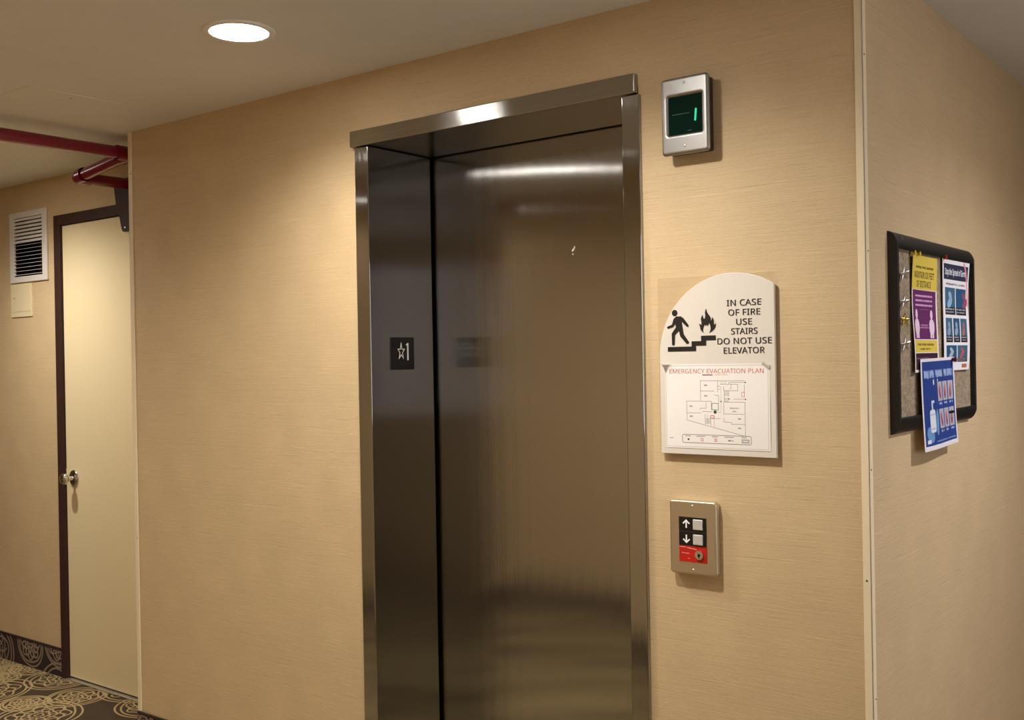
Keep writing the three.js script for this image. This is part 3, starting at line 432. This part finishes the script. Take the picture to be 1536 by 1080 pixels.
// ---------------------------------------------------------------- service door, frame and threshold
{
  const f = structGroup('trim_4', 'dark brown steel frame of the cream service door', 'door frame'), z0 = ZB - 0.10, z1 = ZB + 0.012;
  part('jamb', rbox(-4.846, -4.793, 0, 2.222, z0, z1, 0.002), M.brownFrame, f);
  part('jamb', rbox(-3.875, -3.822, 0, 2.222, z0, z1, 0.002), M.brownFrame, f);
  part('head', rbox(-4.793, -3.875, 2.173, 2.222, z0, z1, 0.002), M.brownFrame, f);
  const d = structGroup('door_2', 'plain cream service door with a chrome knob', 'door');
  part('door_leaf', rbox(-4.7905, -3.8775, 0.014, 2.170, ZB - 0.045, ZB - 0.002, 0.0015), M.cream, d);
  const prof = [[0, 0], [0.037, 0], [0.0385, 0.002], [0.036, 0.007], [0.026, 0.011], [0.013, 0.013], [0.0105, 0.017], [0.0105, 0.034], [0.013, 0.037], [0.022, 0.041], [0.0265, 0.048], [0.0265, 0.056], [0.022, 0.063], [0.012, 0.0665], [0, 0.067]].map(([r, y]) => new THREE.Vector2(r, y));
  const k = part('door_knob', new THREE.LatheGeometry(prof.slice(5), 36).rotateX(Math.PI / 2), M.chrome, d, 'round chrome knob'); k.position.set(-4.722, 0.967, ZB - 0.002);
  const r = part('rose', new THREE.LatheGeometry(prof.slice(0, 6), 36).rotateX(Math.PI / 2), M.chrome, k, 'chrome rose plate'); r.position.set(0, 0, 0);
  part('latch_plate', rbox(-4.7925, -4.7895, 0.93, 1.01, ZB - 0.030, ZB + 0.0005, 0.0008), M.chrome, d, 'steel latch plate on the door edge');
  const t = structGroup('trim_5', 'silver metal threshold strip under the cream service door', 'threshold');
  part('strip', rbox(-4.80, -3.87, 0, 0.006, ZB - 0.05, ZB + 0.018, 0.002), std({ color: C(0.75, 0.72, 0.68), metalness: 0.9, roughness: 0.35 }), t);
}
{
  const br = thing('door_head_bracket', 'dark brown tapered metal bracket with one screw, at the service door head', 'bracket', [0, 0, 0]);
  const z = ZB + 0.012, s = new THREE.Shape(); s.moveTo(-4.313, 2.33); s.lineTo(-4.294, 2.223); s.lineTo(-4.266, 2.155); s.lineTo(-4.252, 2.108); s.quadraticCurveTo(-4.247, 2.092, -4.228, 2.092); s.lineTo(-4.206, 2.092); s.quadraticCurveTo(-4.187, 2.092, -4.182, 2.108); s.lineTo(-4.168, 2.155); s.lineTo(-4.14, 2.223); s.lineTo(-4.121, 2.33); s.closePath();
  part('plate', ext(s, 0.010, 0.0015).translate(0, 0, z), M.brownFrame, br);
  part('screw', new THREE.SphereGeometry(0.006, 14, 10).scale(1, 1, 0.5).translate(-4.224, 2.110, z + 0.010), M.chrome, br, 'bright screw head');
}
// ---------------------------------------------------------------- vent and access panel
{
  const g = thing('air_vent', 'white louvred air vent high on the wall beside the service door', 'vent', [-5.093, 2.0965, ZB]);
  part('frame', merge([rbox(-0.1785, 0.1785, 0.146, 0.176, 0, 0.010, 0.003), rbox(-0.1785, 0.1785, -0.176, -0.146, 0, 0.010, 0.003), rbox(-0.1785, -0.134, -0.15, 0.15, 0, 0.010, 0.003), rbox(0.134, 0.1785, -0.15, 0.15, 0, 0.010, 0.003)]), M.ventWhite, g);
  part('duct', merge([box(-0.137, 0.137, -0.15, 0.15, -0.62, -0.618), box(-0.137, -0.135, -0.15, 0.15, -0.62, -0.001), box(0.135, 0.137, -0.15, 0.15, -0.62, -0.001), box(-0.137, 0.137, -0.149, -0.147, -0.62, -0.001), box(-0.137, 0.137, 0.147, 0.149, -0.62, -0.001)]), std({ color: 0x5a564f, roughness: 0.7 }), g, 'sheet metal duct behind the louvres');
  for (let i = 0; i < 16; i++) { const l = part('louvre', rbox(-0.134, 0.134, -0.0007, 0.0007, -0.0075, 0.0075, 0.0005, 1), M.ventWhite, g); l.position.set(0, 0.137 - i * 0.0183, 0.008); l.rotation.x = i < 7 ? 1.12 : 0.25; }
}
{
  const g = thing('access_panel', 'small ivory access panel just below the white air vent', 'access panel', [-5.174, 1.832, ZB]);
  part('plate', rbox(-0.102, 0.102, -0.083, 0.083, 0, 0.006, 0.0015), M.ivory, g);
  part('door', rbox(-0.088, 0.088, -0.056, 0.078, 0.0055, 0.0075, 0.0007), M.ivory, g);
  part('keyhole', new THREE.CylinderGeometry(0.0035, 0.0035, 0.001, 12).rotateX(Math.PI / 2).translate(-0.062, 0.012, 0.0077), M.nail, g, 'small dark keyhole');
}
// ---------------------------------------------------------------- sprinkler pipes
{
  const px = -3.823, py = 2.350, pr = 0.0245, ex = -4.2, ey = 2.302, ez = -0.06;
  const g = thing('sprinkler_pipe', 'dark red sprinkler pipe with a tee and elbow under the ceiling before the service door', 'pipe', [0, 0, 0]);
  part('main_run', tube([px, py, ZJ], [px, py, ez + 0.03], pr), M.redPipe, g);
  part('tee', merge([tube([px, py, ez + 0.055], [px, py, ez - 0.045], pr + 0.0055), new THREE.CylinderGeometry(pr + 0.0055, pr + 0.0055, 0.002, 20).rotateX(Math.PI / 2).translate(px, py, ez - 0.045), tube([px, py, ez], [px - 0.05, py - 0.0064, ez], pr + 0.005)]), M.redPipe, g, 'red tee fitting');
  part('branch', tube([px, py, ez], [ex, ey, ez], pr), M.redPipe, g);
  const elbow = new THREE.CatmullRomCurve3([[ex + 0.05, ey + 0.0064, ez], [ex + 0.012, ey + 0.0015, ez], [ex - 0.001, ey, ez - 0.006], [ex - 0.004, ey, ez - 0.022], [ex - 0.004, ey, ez - 0.055]].map(a => new THREE.Vector3(...a)));
  part('elbow', new THREE.TubeGeometry(elbow, 24, pr + 0.006, 20), M.redPipe, g, 'red elbow fitting');
  part('wall_run', tube([ex - 0.004, ey, ez - 0.02], [ex - 0.004, ey, ZB - 0.01], pr), M.redPipe, g);
}
// ---------------------------------------------------------------- ceiling: drywall patch, lamps
{
  const g = structGroup('trim_6', 'faint square plaster patch on the ceiling before the pipe', 'ceiling patch');
  part('patch', rbox(-3.93 + 0.18, -3.329, H - 0.0016, H + 0.001, 0.20, 0.611, 0.0007, 1), M.ceiling, g);
  part('stain', new THREE.CylinderGeometry(0.003, 0.003, 0.0008, 10).translate(-3.385, H - 0.0018, 0.437), M.nail, g, 'tiny dark speck');
}
for (const [x, z, col, power, label] of LAMPS) {
  const g = thing('downlight', label, 'downlight', [x, H, z], 0, 'ceiling downlights');
  const prof = [[0.0795, 0.001], [0.0795, -0.0045], [0.0805, -0.0058], [0.083, -0.0064], [0.095, -0.0064], [0.0985, -0.0035], [0.0985, 0.001]].map(p => new THREE.Vector2(...p));
  part('trim_ring', new THREE.LatheGeometry(prof, 56), std({ color: 0xf2efec, roughness: 0.45 }), g, 'white trim ring');
  part('lens', new THREE.CylinderGeometry(0.0795, 0.0795, 0.003, 48).translate(0, -0.0035, 0), std({ color: 0xffffff, roughness: 0.5, emissive: C(1, 0.95, 0.87), emissiveIntensity: 5 * power }), g, 'glowing white lens');
  const a = new THREE.SpotLight(C(...col), power, 0, R(76), 1, 2); a.position.set(0, -0.010, 0); a.target.position.set(0, -1.5, 0); a.castShadow = true; a.shadow.radius = 2.2; a.name = 'lamp_light'; g.add(a, a.target);
}
// ---------------------------------------------------------------- unseen red box on the opposite wall, modelled as a fire alarm (gives the steel its red streak)
{
  const g = thing('unseen_red_box', 'out-of-view red wall box modelled as a fire alarm with a white strobe on the wall facing the elevator', 'fire alarm', [-3.75, 2.03, ZJ], Math.PI);
  part('housing', rbox(-0.06, 0.06, -0.075, 0.075, 0, 0.045, 0.006), std({ color: 0xc01a14, roughness: 0.4 }), g);
  part('strobe', rbox(-0.02, 0.02, -0.05, 0.01, 0.044, 0.062, 0.006), M.white, g, 'white strobe lens');
}
renderer.render(scene, camera);
